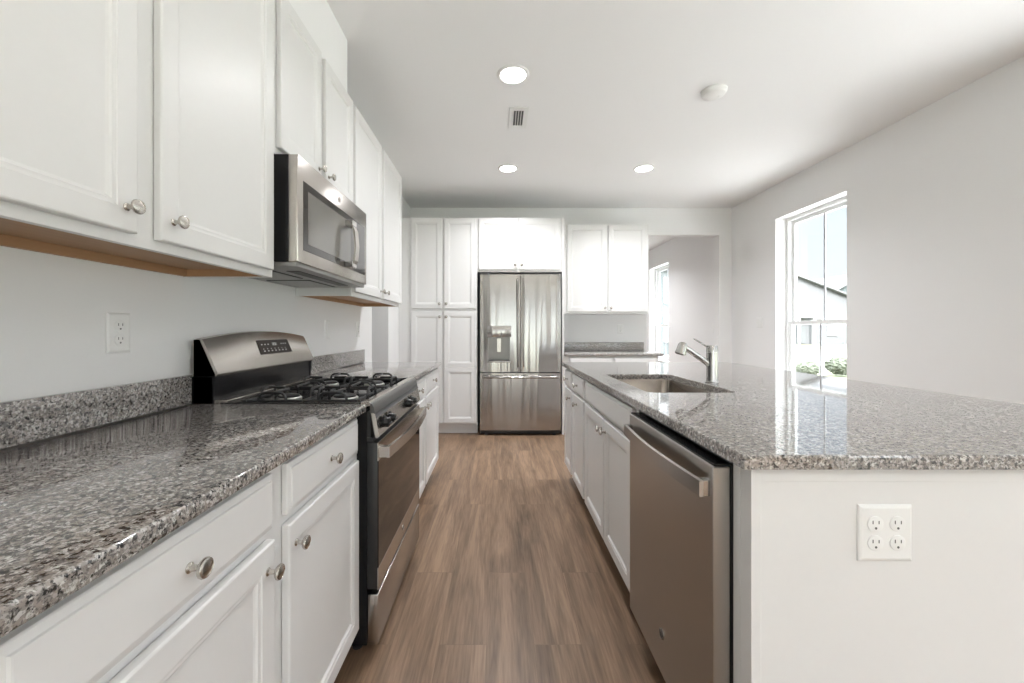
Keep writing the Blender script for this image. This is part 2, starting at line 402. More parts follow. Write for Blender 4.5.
for i, (a, b) in enumerate(win): window(i + 1, a, b)
# unseen sliding glass door added behind the camera to let in daylight
e = tag(empty('door_added', (1.0, YF - .1, 0)), kind='structure')
bm = BM()
for x0, x1 in ((-1.45, -1.39), (1.39, 1.45), (-.04, .04)): box(bm, x0, x1, -.05, .05, 0, 2.35, .003)
box(bm, -1.45, 1.45, -.05, .05, 2.29, 2.35, .003); box(bm, -1.45, 1.45, -.05, .05, 0, .05, .003); link('door_frame', bm, M['vinyl'], e)
for s in (-1, 1):
    bm = BM(); box(bm, min(s * .04, s * 1.39), max(s * .04, s * 1.39), -.004, .004, .05, 2.29); link('pane', bm, M['glass'], e)
bm = BM(); box(bm, .06, .09, .05, .09, .95, 1.2, .004); link('door_handle', bm, M['vinyl'], e)

# sampling portals, then area lights added outside unseen openings as extra daylight
def day(name, loc, rot, sx_, sy_, en):
    l = bpy.data.lights.new(name, 'AREA'); l.shape = 'RECTANGLE'; l.size = sx_; l.size_y = sy_; l.energy = en; l.color = (.925, .955, 1.0)
    o = bpy.data.objects.new(name, l); C.objects.link(o); o.location = loc; o.rotation_euler = rot; return o
for i, (a, b) in enumerate(win):
    p_ = day('window_portal', (XR + .205, (a + b) / 2, (WZ0 + WZ1) / 2), (R(90), 0, R(90)), b - a, WZ1 - WZ0, 1.0); p_.data.cycles.is_portal = True
p_ = day('door_portal', (1.0, YF - .205, 1.175), (R(90), 0, 0), 2.9, 2.35, 1.0); p_.data.cycles.is_portal = True
T = 38  # upward tilt of the added lights, standing in for ground bounce
day('fill_light_door', (1.0, YF - .95, 1.0), (R(90 + T), 0, 0), 2.8, 2.2, DAY_FILL * .3)
for i, (a, b) in enumerate(win):
    if i >= 2: day('fill_light_window', (XR + .75, (a + b) / 2, 1.35), (R(90 + T), 0, R(90)), .9, 1.7, DAY_FILL * (0, 0, .05, .05, .12, .2)[i])

# ------------------------------------------------------------ ceiling fixtures
def downlight(x, y, label, group='recessed ceiling lights', power=DOWNLIGHT, seen=True):
    e = tag(empty('recessed_light', (x, y, H)), label, 'ceiling light', group)
    bm = BM(); lathe(bm, [(.078, -.0005), (.078, -.006), (.084, -.009), (.096, -.006), (.100, -.0005)], None, 40, cap=False)
    link('trim_ring', bm, M['trimw'], e, True)
    bm = BM(); lathe(bm, [(.001, -.003), (.072, -.003), (.0785, -.001)], None, 40); link('lens', bm, M['lamp'], e)
    l = bpy.data.lights.new('lamp_light', 'AREA'); l.shape = 'DISK'; l.size = .15; l.energy = power; l.color = (.965, .975, 1.0); l.spread = R(140)
    o = bpy.data.objects.new('lamp_light', l); C.objects.link(o); o.parent = e; o.location = (0, 0, -.012)
    return e
downlight(.089, 2.478, 'round recessed ceiling light nearest the camera, above the aisle', power=4.5)
downlight(.092, 3.917, 'round recessed ceiling light in the far row, above the aisle in front of the refrigerator', power=8.5)
downlight(1.407, 3.917, 'round recessed ceiling light in the far row, on the right above the island', power=11)
downlight(.09, 1.04, 'added round recessed ceiling light above the near end of the aisle, out of frame', power=.6)  # unseen lamp, added to carry the row on towards the camera
downlight(.3, -1.4, 'added unseen recessed ceiling light behind the camera on the left'); downlight(2.0, -1.4, 'added unseen recessed ceiling light behind the camera on the right')  # unseen pair added as fill from behind the camera
downlight(1.7, 7.2, 'added unseen recessed ceiling light brightening the room past the cased opening', power=19)  # unseen lamp added to brighten the far room
downlight(-1.9, 4.0, 'added unseen recessed ceiling light in the side hall', power=2.5)  # unseen lamp added to light the hall

e = tag(empty('air_vent', (.145, 2.98, H)), 'small rectangular white ceiling air vent with dark slots', 'vent')
bm = BM()
W_, L_ = .068, .148
box(bm, -W_, -.037, -L_, L_, -.008, 0, .002); box(bm, .037, W_, -L_, L_, -.008, 0, .002)
box(bm, -.037, .037, -L_, -.105, -.008, 0, .002); box(bm, -.037, .037, .105, L_, -.008, 0, .002)
link('vent_frame', bm, M['trimw'], e)
bm = BM(); box(bm, -.037, .037, -.105, .105, -.003, -.0005); link('vent_opening', bm, M['slot'], e)
for k in range(5):
    bm = BM(); x = -.037 + k * .0185
    box(bm, -.0012, .0012, -.105, .105, -.005, .005, mat=Matrix.Translation((x, 0, -.006)) @ Matrix.Rotation(R(25), 4, 'Y')); link('louver', bm, M['trimw'], e)
e = tag(empty('smoke_detector', (1.407, 2.644, H)), 'round white smoke detector on the ceiling above the island', 'smoke detector')
bm = BM(); lathe(bm, [(.078, 0), (.078, -.012), (.070, -.018), (.066, -.030), (.055, -.036), (.001, -.037)], None, 36); link('housing', bm, M['trimw'], e, True)
bm = BM(); lathe(bm, [(.008, -.0365), (.008, -.0385), (.001, -.039)], Matrix.Translation((.03, 0, 0)), 12); link('test_button', bm, M['plate'], e, True)

# ------------------------------------------------------------ base and wall cabinets
def carcass(parent, W, D, z0, z1, toe=True, gap=.0, mat='cab'):
    bm = BM(); box(bm, 0, W, 0, D, z0, z1, .0015); b = link('body', bm, M[mat], parent)
    if toe:
        bm = BM(); box(bm, .0, W, .075, D, 0, z0); link('toe_kick', bm, M['cab'], parent)
    return b
def base_cabinet(loc, rz, W, D, label, drawers, doors, z1=.885, group=None, cat='base cabinet', drz=(.748, .868), dz=(.13, .724)):
    e = tag(empty('base_cabinet', loc, rz), label, cat, group)
    carcass(e, W, D, .115, z1)
    for d in drawers: drawer(e, d[0], d[1], drz[0], drz[1], -.021, d[2], 'drawer' if d[2] else 'false_drawer_front')
    for d in doors: door(e, d[0], d[1], dz[0], dz[1], -.021, (d[2], d[3] if len(d) > 3 else dz[1] - .055))
    return e
XF = -.51      # face frame of the left base run
RZL = R(90)
DL = XF - XL - .004
base_cabinet((XF, -.78, 0), RZL, 1.165, DL, 'white base cabinet beside the camera, nearest of the left run', [(.03, .565, True), (.60, 1.135, True)], [(.03, .565, .52), (.60, 1.135, .645)], group='left run base cabinets')
base_cabinet((XF, .385, 0), RZL, 1.073, DL, 'white base cabinet with two drawers and two doors left of the range, in the foreground', [(.008, .503, True), (.564, 1.038, True)], [(.008, .503, .474), (.564, 1.038, .594)], group='left run base cabinets')
base_cabinet((XF, 2.24, 0), RZL, 1.095, DL, 'white base cabinet with two drawers and two doors just beyond the range', [(.02, .475, True), (.505, 1.065, True)], [(.02, .475, .44), (.505, 1.065, .54)], group='left run base cabinets')

def wall_cabinet(loc, rz, W, D, z0, z1, label, doors, kz, under=True, group=None):
    e = tag(empty('wall_cabinet', (loc[0], loc[1], z0), rz), label, 'wall cabinet', group)
    h = z1 - z0
    bm = BM()
    t = .018; b = .03 if under else 0
    box(bm, 0, W, 0, t, 0, h, .0015)                    # face frame
    box(bm, 0, t, t, D, 0, h); box(bm, W - t, W, t, D, 0, h); box(bm, t, W - t, t, D, b, h)
    link('body', bm, M['cab'], e)
    if under:
        bm = BM(); box(bm, t + .0005, W - t - .0005, t + .0005, D - .001, b - .004, b - .0005)
        box(bm, t + .0005, W - t - .0005, D - .016, D - .001, .0015, b - .004)
        box(bm, t + .0005, t + .004, t + .001, D - .016, .0015, b - .004); box(bm, W - t - .004, W - t - .0005, t + .001, D - .016, .0015, b - .004)
        link('underside_panel', bm, M['maple'], e)['label'] = 'natural maple underside'
    for d in doors: door(e, d[0], d[1], .024, h - .012, -.021, (d[2], kz))
    return e
XU = -.815; DU = XU - XL - .002; ZT = 2.443
wall_cabinet((XU, -.62), RZL, .998, DU, 1.370, ZT, 'white wall cabinet beside the camera, nearest of the left run', [(.02, .485, .46), (.515, .98, .54)], .075, group='left run wall cabinets')
wall_cabinet((XU, .380), RZL, 1.080, DU, 1.370, ZT, 'large white two-door wall cabinet left of the microwave', [(.02, .514, .485), (.575, 1.055, .610)], .075, group='left run wall cabinets')
wall_cabinet((XU, 1.462), RZL, .776, DU, 1.825, ZT, 'short white two-door wall cabinet above the microwave', [(.02, .360, .332), (.405, .756, .433)], .07, under=False, group='left run wall cabinets')
wall_cabinet((XU, 2.240), RZL, 1.100, DU, 1.370, ZT, 'tall white two-door wall cabinet beyond the microwave', [(.015, .520, .49), (.575, 1.085, .605)], .07, group='left run wall cabinets')
# boxed duct chase above the microwave cabinet
bm = BM(); box(bm, XL + .001, XU, 1.50, 2.182, ZT + .0005, H); tag(link('trim_duct_chase', bm, M['wall']), kind='structure')

# island cabinets (faces towards -X): local x runs towards -Y
XI = .548; RZI = R(-90); DI = .58
def island_cab(y0, y1, label, drawers, doors, name=None):
    """y0 near, y1 far; drawers/doors given as world y"""
    W = y1 - y0
    f = lambda y: y1 - y
    e = tag(empty('base_cabinet', (XI, y1, 0), RZI), label, 'base cabinet', 'island base cabinets')
    carcass(e, W, DI, .115, .885)
    for a, b, k, kn in drawers:
        drawer(e, f(b), f(a), .748, .868, -.021, kn, 'drawer' if kn else 'false_drawer_front')
    for a, b, ky in doors: door(e, f(b), f(a), .122, .732, -.021, (f(ky), .732 - .055))
    return e
e = tag(empty('base_cabinet', (XI, 2.50, 0), RZI), 'white island sink cabinet with a plain false drawer front over two doors', 'base cabinet', 'island base cabinets')
bm = BM(); Wd = 2.50 - 1.58
box(bm, 0, Wd, 0, .018, .115, .885, .001); box(bm, 0, .018, .018, DI, .115, .885); box(bm, Wd - .018, Wd, .018, DI, .115, .885)
box(bm, .018, Wd - .018, .018, DI, .115, .133); box(bm, .018, Wd - .018, DI - .012, DI, .133, .885); link('body', bm, M['cab'], e)
bm = BM(); box(bm, 0, Wd, .075, DI, 0, .115); link('toe_kick', bm, M['cab'], e)
drawer(e, .02, .885, .748, .868, -.021, False, 'false_drawer_front')
door(e, .02, .462, .122, .732, -.021, (.432, .677)); door(e, .472, .885, .122, .732, -.021, (.503, .677))
island_cab(2.502, 2.925, 'white island base cabinet with one drawer and one door next to the sink cabinet', [(2.535, 2.895, 0, True)], [(2.535, 2.895, 2.73)])
island_cab(2.927, 3.255, 'narrow white island base cabinet at the refrigerator end', [(2.955, 3.235, 0, True)], [(2.955, 3.235, 2.985)])

# island end panel, back panel and filler around the dishwasher bay
e = tag(empty('island_end_panel', (XI, .878, 0)), 'white painted end panel of the island facing the camera, holding a four-socket outlet', 'panel')
bm = BM(); box(bm, .002, .592, .004, .03, 0, .886, .001); box(bm, 0, .022, 0, .04, 0, .886, .0015); box(bm, .022, .592, .0025, .02, .852, .886, .001)
link('panel_face', bm, M['cab'], e)
bm = BM(); box(bm, .0, .02, .04, .068, .0, .886, .001); link('filler_stile', bm, M['cab'], e)
bm = BM(); box(bm, .592, .63, .016, 2.375, 0, .886, .001); link('back_panel', bm, M['cab'], e)
bm = BM(); box(bm, .63, .95, .016, .05, 0, .886, .001); link('overhang_support_panel', bm, M['cab'], e)

# ------------------------------------------------------------ countertops and backsplashes
def slab(name, label, x0, x1, y0, y1, z0=.886, z1=.916, cat='countertop', bev=.005):
    bm = BM(); xc, yc = (x0 + x1) / 2, (y0 + y1) / 2
    box(bm, x0 - xc, x1 - xc, y0 - yc, y1 - yc, 0, z1 - z0, bev, seg=3)
    return tag(link(name, bm, M['granite'], loc=(xc, yc, z0), smooth=True), label, cat)
slab('countertop', 'polished speckled granite countertop in the left foreground, left of the range', XL + .001, -.475, -.8, 1.459)
slab('countertop', 'polished speckled granite countertop just beyond the range', XL + .001, -.475, 2.237, 3.345)
slab('backsplash', 'low granite backsplash along the left wall in the foreground', XL + .001, XL + .021, -.8, 1.459, .9165, 1.019, 'backsplash', .002)
slab('backsplash', 'low granite backsplash along the left wall beyond the range', XL + .001, XL + .021, 2.237, 3.345, .9165, 1.019, 'backsplash', .002)

def island_top():
    x0, x1, y0, y1 = .52, 1.878, .858, 3.315
    sx0, sx1, sy0, sy1, r = .638, 1.018, 1.715, 2.42, .04
    ox, oy = (x0 + x1) / 2, (y0 + y1) / 2
    def rr(a0, a1, b0, b1, rad, n=6):
        P = []
        for cx, cy, s in ((a1 - rad, b1 - rad, 0), (a0 + rad, b1 - rad, 90), (a0 + rad, b0 + rad, 180), (a1 - rad, b0 + rad, 270)):
            for k in range(n + 1):
                t = R(s + 90 * k / n); P.append((cx + rad * math.cos(t), cy + rad * math.sin(t)))
        return P
    bm = BM(); T = .916; B = .886
    def loop(P, z): return [bm.verts.new((x - ox, y - oy, z - B)) for x, y in P]
    outer = [loop(rr(x0, x1, y0, y1, .006, 3), B), loop(rr(x0, x1, y0, y1, .006, 3), T - .005), loop(rr(x0 + .0015, x1 - .0015, y0 + .0015, y1 - .0015, .006, 3), T - .0015), loop(rr(x0 + .005, x1 - .005, y0 + .005, y1 - .005, .006, 3), T)]
    inner = [loop(rr(sx0, sx1, sy0, sy1, r), B), loop(rr(sx0, sx1, sy0, sy1, r), T - .004), loop(rr(sx0 - .0012, sx1 + .0012, sy0 - .0012, sy1 + .0012, r), T - .0012), loop(rr(sx0 - .004, sx1 + .004, sy0 - .004, sy1 + .004, r), T)]
    for S in (outer, inner):
        for a, b in zip(S, S[1:]):
            n = len(a)
            for k in range(n): bm.faces.new((a[k], a[(k + 1) % n], b[(k + 1) % n], b[k]))
    for i in (0, -1):
        es = []
        for lp in (outer[i], inner[i]):
            for k in range(len(lp)):
                e_ = bm.edges.get((lp[k], lp[(k + 1) % len(lp)]))
                es.append(e_)
        bmesh.ops.triangle_fill(bm, edges=es, use_beauty=True)
    o = link('countertop', bm, M['granite'], loc=(ox, oy, B))
    tag(o, 'large polished speckled granite island countertop with a sink cutout', 'countertop')
    # sink
    e = tag(empty('kitchen_sink', ((sx0 + sx1) / 2, (sy0 + sy1) / 2, B)), 'undermount stainless steel sink set in the island', 'sink')
    cx, cy = (sx0 + sx1) / 2, (sy0 + sy1) / 2
    bm = BM()
    def L(g, z, rad): return [bm.verts.new((x - cx, y - cy, z)) for x, y in rr(sx0 - g, sx1 + g, sy0 - g, sy1 + g, rad)]
    S = [L(.03, -.0015, .06), L(-.002, -.0015, .045), L(-.004, -.006, .045), L(-.008, -.17, .045), L(-.02, -.195, .05), L(-.05, -.205, .06), L(-.155, -.212, .02)]
    for a, b in zip(S, S[1:]):
        n = len(a)
        for k in range(n): bm.faces.new((a[k], a[(k + 1) % n], b[(k + 1) % n], b[k]))
    bm.faces.new(S[-1])
    sb = link('basin', bm, M['sinks'], e, True)
    md = sb.modifiers.new('thickness', 'SOLIDIFY'); md.thickness = .0012; md.offset = -1
    bm = BM(); lathe(bm, [(.056, -.211), (.056, -.2085), (.045, -.2085), (.04, -.216), (.001, -.216)], None, 28); link('drain', bm, M['chrome'], e, True)
island_top()

# faucet
e = tag(empty('kitchen_faucet', (1.073, 2.035, .916)), 'chrome pull-out kitchen faucet with a lever handle standing behind the sink', 'faucet')
bm = BM(); lathe(bm, [(.031, 0), (.031, .004), (.0265, .007), (.0258, .012), (.0258, .152)], None, 32, cap=True); link('body', bm, M['chrome'], e, True)
bm = BM(); lathe(bm, [(.0262, .1535), (.0262, .182), (.0245, .187), (.001, .188)], None, 32); link('cap', bm, M['chrome'], e, True)
bm = BM(); tube(bm, [(-.012, 0, .088), (-.05, 0, .118), (-.10, 0, .153), (-.142, 0, .182)], [.0145, .0145, .0145, .0145], 16); link('spout', bm, M['chrome'], e, True)
d_ = Vector((-.30, 0, -1)).normalized()
rot = Vector((0, 0, 1)).rotation_difference(d_).to_matrix().to_4x4()
bm = BM(); lathe(bm, [(.001, -.026), (.012, -.025), (.020, -.018), (.0225, -.006), (.0235, .014), (.026, .030), (.0262, .034), (.023, .037), (.001, .036)], Matrix.Translation((-.150, 0, .178)) @ rot, 28)
h_ = link('spray_head', bm, M['chrome'], e, True)
bm = BM(); lathe(bm, [(.020, .0362), (.019, .039), (.001, .039)], Matrix.Translation((-.150, 0, .178)) @ rot, 24); link('spray_face', bm, M['blackm'], h_, True)
bm = BM(); tube(bm, [(-.018, 0, .178), (-.045, 0, .193), (-.092, 0, .222)], [.0048, .0042, .0036], 10); link('lever_handle', bm, M['chrome'], e, True)

# ------------------------------------------------------------ dishwasher (faces -X)
e = tag(empty('dishwasher', (.50, 1.545, 0), RZI), 'stainless steel dishwasher built into the island, with a bowed bar handle', 'dishwasher')
Wd = .601
bm = BM(); box(bm, .006, Wd - .006, .045, .58, .10, .872, .002); link('tub', bm, M['blackm'], e)
bm = BM(); box(bm, .0, Wd, 0, .040, .125, .862, .003, seg=2); link('door', bm, M['steeld'], e)
bm = BM(); box(bm, .004, Wd - .004, .004, .048, .8622, .868, .001); link('control_strip', bm, M['black'], e)
bm = BM(); box(bm, .004, Wd - .004, .09, .12, 0, .118); link('toe_kick', bm, M['blackm'], e)
bm = BM(); n = 24
def arc(u, bow): return -.026 - bow * math.sin(math.pi * u)
out = [(.012 + (Wd - .024) * k / n, arc(k / n, .016)) for k in range(n + 1)]
inn = [(x, y + .010) for x, y in out][::-1]
A = prism(bm, out + inn, 'z', .788, .826)
link('handle', bm, M['steeld'], e, False)
for x in (.013, Wd - .035):
    bm = BM(); box(bm, x, x + .022, -.0185, .0005, .7885, .8255, .001); link('handle_mount', bm, M['chrome'], e)
bm = BM(); lathe(bm, [(.0165, 0), (.0165, .0012), (.0145, .0018), (.001, .0018)], Matrix.Translation((Wd / 2 + .005, 0, .252)) @ Y_OUT, 28)
b_ = link('badge', bm, M['chrome'], e, True)
def monogram(parent, x, y, z, r, mat):
    """round emblem: thin ring with two looped script strokes"""
    bm = BM()
    tube(bm, [(x + r * math.cos(2 * math.pi * k / 28), y, z + r * math.sin(2 * math.pi * k / 28)) for k in range(28)], r * .07, 6, closed=True)
    for s in (-1, 1):
        tube(bm, [(x + s * r * (.36 + .26 * math.cos(t)) , y, z + r * .52 * math.sin(t)) for t in [R(60 + 300 * k / 14) if s < 0 else R(120 - 300 * k / 14) for k in range(15)]], r * .06, 5)
    return link('emblem', bm, mat, parent, True)
monogram(b_, Wd / 2 + .005, -.002, .252, .0125, M['gray'])

# ------------------------------------------------------------ range (faces +X, local x -> +Y, local -y -> +X)
X0 = -.436      # oven door face plane
e = tag(empty('gas_range', (X0, 1.468, 0), RZL), 'freestanding stainless steel gas range with black cast iron grates', 'range')
Wr = .762
def LX(x): return -(x - X0)     # world x -> local y
bm = BM(); box(bm, .002, Wr - .002, .042, LX(XL + .03), .035, .885, .002); link('body', bm, M['black'], e)
for x in (.03, Wr - .06):
    for y in (.09, .56):
        bm = BM(); lathe(bm, [(.018, 0), (.018, .006), (.011, .01), (.011, .036)], Matrix.Translation((x + .015, y, 0)), 14); link('leg', bm, M['blackm'], e)
# cooktop: recessed black pan with a rim
yb = LX(-1.01); yf = LX(-.476)
bm = BM()
box(bm, .0, Wr, yf, yb, .885, .898)
box(bm, .0, Wr, yf, yf + .022, .898, .9185, .004); box(bm, 0, .016, yf + .02, yb, .898, .9175, .003); box(bm, Wr - .016, Wr, yf + .02, yb, .898, .9175, .003)
link('cooktop', bm, M['black'], e, True)
bm = BM()
prism(bm, [(yf + .0215, .9187), (yf - .004, .9205), (yf - .010, .9180), (yf - .010, .905), (yf + .0215, .905)], 'x', -.001, Wr + .001)
link('front_rail', bm, M['steel'], e)['label'] = 'stainless front edge'
bm = BM(); prism(bm, [(yf - .0102, .9165), (yf - .018, .912), (yf - .0235, .901), (LX(-.4475), .8785), (LX(-.462), .8800), (yf - .0102, .8800)], 'x', -.001, Wr + .001)
link('front_bullnose', bm, M['nose'], e, True)['label'] = 'dark grey rounded front edge'
bm = BM(); box(bm, 0.003, Wr - .003, LX(-1.035), LX(-.985), .9, .926, .003); link('rear_rail', bm, M['steel'], e)
bm = BM(); prism(bm, [(LX(-.452), .879), (LX(-.447), .876), (LX(-.432), .795), (LX(-.440), .790), (LX(-.447), .790), (LX(-.462), .879)], 'x', 0.0, Wr); link('control_panel', bm, M['steel'], e)
bm = BM(); prism(bm, [(LX(-.4465), .8768), (LX(-.4445), .868), (LX(-.440), .862), (LX(-.46), .862), (LX(-.46), .8795)], 'x', .002, Wr - .002); link('panel_lip', bm, M['gray'], e)
nrm = Vector((0, -1, -.18)).normalized()
rq = Vector((0, 0, 1)).rotation_difference(nrm).to_matrix().to_4x4()
for yy in (1.535, 1.612, 1.925, 2.01, 2.17):
    if yy > 2.1: continue
    bm = BM(); lx = yy - 1.468; T_ = Matrix.Translation((lx, LX(-.4395), .835)) @ rq
    lathe(bm, [(.024, 0), (.024, .006), (.020, .009), (.0175, .026), (.016, .029), (.001, .030)], T_, 24)
    box(bm, -.0045, .0045, -.019, .019, .022, .036, .002, mat=T_ @ Matrix.Rotation(R(90), 4, 'Z'))
    link('control_knob', bm, M['black'], e, True)
# oven door
bm = BM(); box(bm, .0, Wr, .002, .040, .24, .772, .003); dr = link('oven_door', bm, M['blackm'], e, True)
bm = BM(); box(bm, .0, Wr, -.001, .003, .706, .7725, .001); link('upper_trim', bm, M['steel'], dr)
bm = BM(); box(bm, .0, Wr, -.001, .003, .2395, .318, .001); link('lower_trim', bm, M['steel'], dr)
bm = BM(); box(bm, .008, Wr - .008, .030, .30, .79, .8849); link('manifold_box', bm, M['blackm'], e)
bm = BM(); box(bm, .001, Wr - .001, -.001, .004, .3185, .7055, .001); link('oven_window', bm, M['ovenglass'], dr)
for k in range(5):
    bm = BM(); box(bm, .05, Wr - .05, .006 + k * .0065, .0085 + k * .0065, .772, .7732); link('vent_slot', bm, M['slot'], dr)
bm = BM(); box(bm, .004, Wr - .004, .02, .06, .7735, .790); link('vent_gap', bm, M['blackm'], e)
n = 24
bm = BM()
out = [(.004 + (Wr - .008) * k / n, -.040 - .022 * math.sin(math.pi * k / n)) for k in range(n + 1)]
prism(bm, out + [(x, y + .011) for x, y in out][::-1], 'z', .717, .757)
link('handle', bm, M['steel'], dr)
for x in (.005, Wr - .035):
    bm = BM(); box(bm, x, x + .030, -.0305, .0005, .7175, .7565, .001); link('handle_mount', bm, M['steel'], dr)
monogram(dr, Wr / 2, -.0015, .281, .0125, M['chrome'])
bm = BM(); box(bm, .0, Wr, .0, .038, .042, .222, .004); link('storage_drawer', bm, M['steel'], e, True)
# backguard
zs = lambda u: .026 * (1 - (2 * u - 1) ** 2)
bm = BM(); box(bm, 0, Wr, LX(-1.036), LX(XL + .012), .90, 1.012, .002); link('rear_guard', bm, M['black'], e)
for t_, x0, x1, mt in (('backguard_side', 0, .008, 'black'), ('backguard_side', Wr - .008, Wr, 'black')):
    bm = BM(); prism(bm, [(LX(-1.105), .90), (LX(-1.105), 1.146), (LX(-1.083), 1.146), (LX(-1.027), 1.02), (LX(-1.036), .90)], 'x', x0, x1); link(t_, bm, M[mt], e)
bm = BM(); n = 20; rows = []
for k in range(n + 1):
    u = k / n; x = .0 + Wr * u; q = zs(u)
    sec = [(LX(-1.028), 1.012), (LX(-1.019), 1.019), (LX(-1.0185), 1.026), (LX(-1.045), 1.085 + q * .5), (LX(-1.068), 1.136 + q), (LX(-1.076), 1.147 + q), (LX(-1.092), 1.150 + q), (LX(-1.106), 1.146 + q), (LX(-1.106), 1.012)]
    rows.append([bm.verts.new((x, y, z)) for y, z in sec])
for a, b in zip(rows, rows[1:]):
    m_ = len(a)
    for k in range(m_): bm.faces.new((a[k], a[(k + 1) % m_], b[(k + 1) % m_], b[k]))
bm.faces.new(rows[0]); bm.faces.new(rows[-1][::-1])
bg_ = link('backguard', bm, M['steel'], e, True)
def bgp(x, z, o=.0):      # point on the backguard face
    u = x / Wr; q = zs(u); z1, z2 = 1.026, 1.136 + q
    t = (z - z1) / (z2 - z1); y = LX(-1.0185) + (LX(-1.068) - LX(-1.0185)) * t
    return (x, y - o * .92 + .0006, z + o * .38)
bm = BM(); cor = [(.300, 1.075), (.560, 1.075), (.548, 1.136), (.300, 1.136)]
cor = [(.300, 1.072), (.562, 1.072), (.555, 1.134), (.300, 1.134)]
A = [bm.verts.new(bgp(x, z, .003)) for x, z in cor]; B_ = [bm.verts.new(bgp(x, z, -.004)) for x, z in cor]
bm.faces.new(A); bm.faces.new(B_[::-1])
for k in range(4): bm.faces.new((A[k], B_[k], B_[(k + 1) % 4], A[(k + 1) % 4]))
dp = link('display', bm, M['disp'], bg_)
bm = BM()
def mk(x, z, w_, h_):
    v = [bm.verts.new(bgp(a, b, .0036)) for a, b in ((x, z), (x + w_, z), (x + w_, z + h_), (x, z + h_))]; bm.faces.new(v)
for k in range(7): mk(.325 + k * .03, 1.083, .012, .005); mk(.325 + k * .03, 1.093, .007, .004)
for x in (.32, .345, .37, .48, .50, .52): mk(x, 1.112, .010, .005)
for x, w_ in ((.408, .003), (.414, .010), (.428, .010), (.442, .003)): mk(x, 1.108, w_, .013)
link('display_marks', bm, M['mark'], dp)
# burners and grates
for wx, wy, r in ((-.848, 1.64, .048), (-.622, 1.64, .052), (-.854, 2.05, .044), (-.628, 2.05, .05)):
    lx, ly = wy - 1.468, LX(wx)
    bm = BM(); lathe(bm, [(r, 0), (r, .010), (r * .93, .014), (r * .5, .014)], Matrix.Translation((lx, ly, .898)), 28, cap=True); b_ = link('burner', bm, M['burner'], e, True)
    bm = BM(); lathe(bm, [(r * .82, .0142), (r * .84, .020), (r * .72, .023), (.001, .0235)], Matrix.Translation((lx, ly, .898)), 28); link('burner_cap', bm, M['iron'], b_, True)
def grate(x0, x1, y0, y1):
    """one cast iron grate over the front and the rear burner: hoops standing on the pan, fingers and a spine"""
    bm = BM(); r = .0052; zb, zt = .8985, .944
    xm = (x0 + x1) / 2
    cys = (LX(-.622), LX(-.850))
    def hoop(a, b):
        a, b = Vector(a), Vector(b); d = (b - a); L = d.length; d.normalize()
        P = [(0, zb), (0.001, zb + .026), (.006, zt - .008), (.016, zt), (L * .5, zt + .002), (L - .016, zt), (L - .006, zt - .008), (L - .001, zb + .026), (L, zb)]
        tube(bm, [tuple((a + d * t).to_3d() + Vector((0, 0, z))) for t, z in P], r, 8)
    for cy in cys:
        for sx_ in (-1, 1):
            hx = xm + sx_ * .150
            hoop((hx, cy - .052), (hx, cy + .052))
            tube(bm, [(hx, cy, zt + .001), (xm + sx_ * .085, cy, zt), (xm + sx_ * .030, cy, zt - .001)], r, 8)
        for sy_ in (-1, 1):
            hy = cy + sy_ * .098
            hoop((xm - .052, hy), (xm + .052, hy))
            tube(bm, [(xm, hy, zt + .001), (xm, cy + sy_ * .03, zt)], r, 8)
    zl = .915
    for xa in (x0 + .02, x1 - .02):
        tube(bm, [(xa, y0, zb), (xa, y0 + .008, zl), (xa, y1 - .008, zl), (xa, y1, zb)], r, 8)
    for ya in (y0 + .02, (cys[0] + cys[1]) / 2, y1 - .02):
        tube(bm, [(x0 + .012, ya, zl), (x1 - .012, ya, zl)], r, 8)
    return link('burner_grate', bm, M['iron'], e, True)
gy0, gy1 = yf + .035, yb - .045
grate(.030, Wr / 2 - .004, gy0, gy1); grate(Wr / 2 + .004, Wr - .030, gy0, gy1)

# ------------------------------------------------------------ over-the-range microwave (faces +X)
XM = -.727
e = tag(empty('microwave', (XM, 1.468, 1.425), RZL), 'stainless steel over-the-range microwave under the short wall cabinet', 'microwave')
def MX(x): return -(x - XM)
hm = .396
bm = BM(); box(bm, 0.003, Wr - .003, .036, MX(XL + .004), .006, hm, .002); link('body', bm, M['black'], e)
bm = BM(); box(bm, 0.0, Wr, 0, .0355, .004, hm - .001, .004); fd = link('door', bm, M['steel'], e, True)
bm = BM(); box(bm, .040, .730, -.0012, .004, .053, .312, .001); gl_ = link('window_surround', bm, M['mwglass'], fd)
bm = BM(); box(bm, .075, .520, -.0024, .0, .082, .283, .001); link('window_screen', bm, M['mwmesh'], gl_)
bm = BM(); tube(bm, [(.470, -.030, .062), (.470, -.044, .085), (.470, -.050, .155), (.470, -.044, .225), (.470, -.030, .262)], .01, sect=[(-.023, -.004), (.023, -.004), (.023, .004), (-.023, .004)], updir=(0, 1, 0))
hd = link('handle', bm, M['steel'], fd)
for z0, z1 in ((.052, .080), (.248, .276)):
    bm = BM(); box(bm, .444, .496, -.040, -.001, z0, z1, .003); link('handle_mount', bm, M['chrome'], fd)
monogram(fd, Wr / 2, -.0004, .352, .013, M['nickel'])
bm = BM(); box(bm, .006, Wr - .006, .01, MX(XL + .006), -.012, .0055, .003); bt = link('bottom_plate', bm, M['filter'], e)
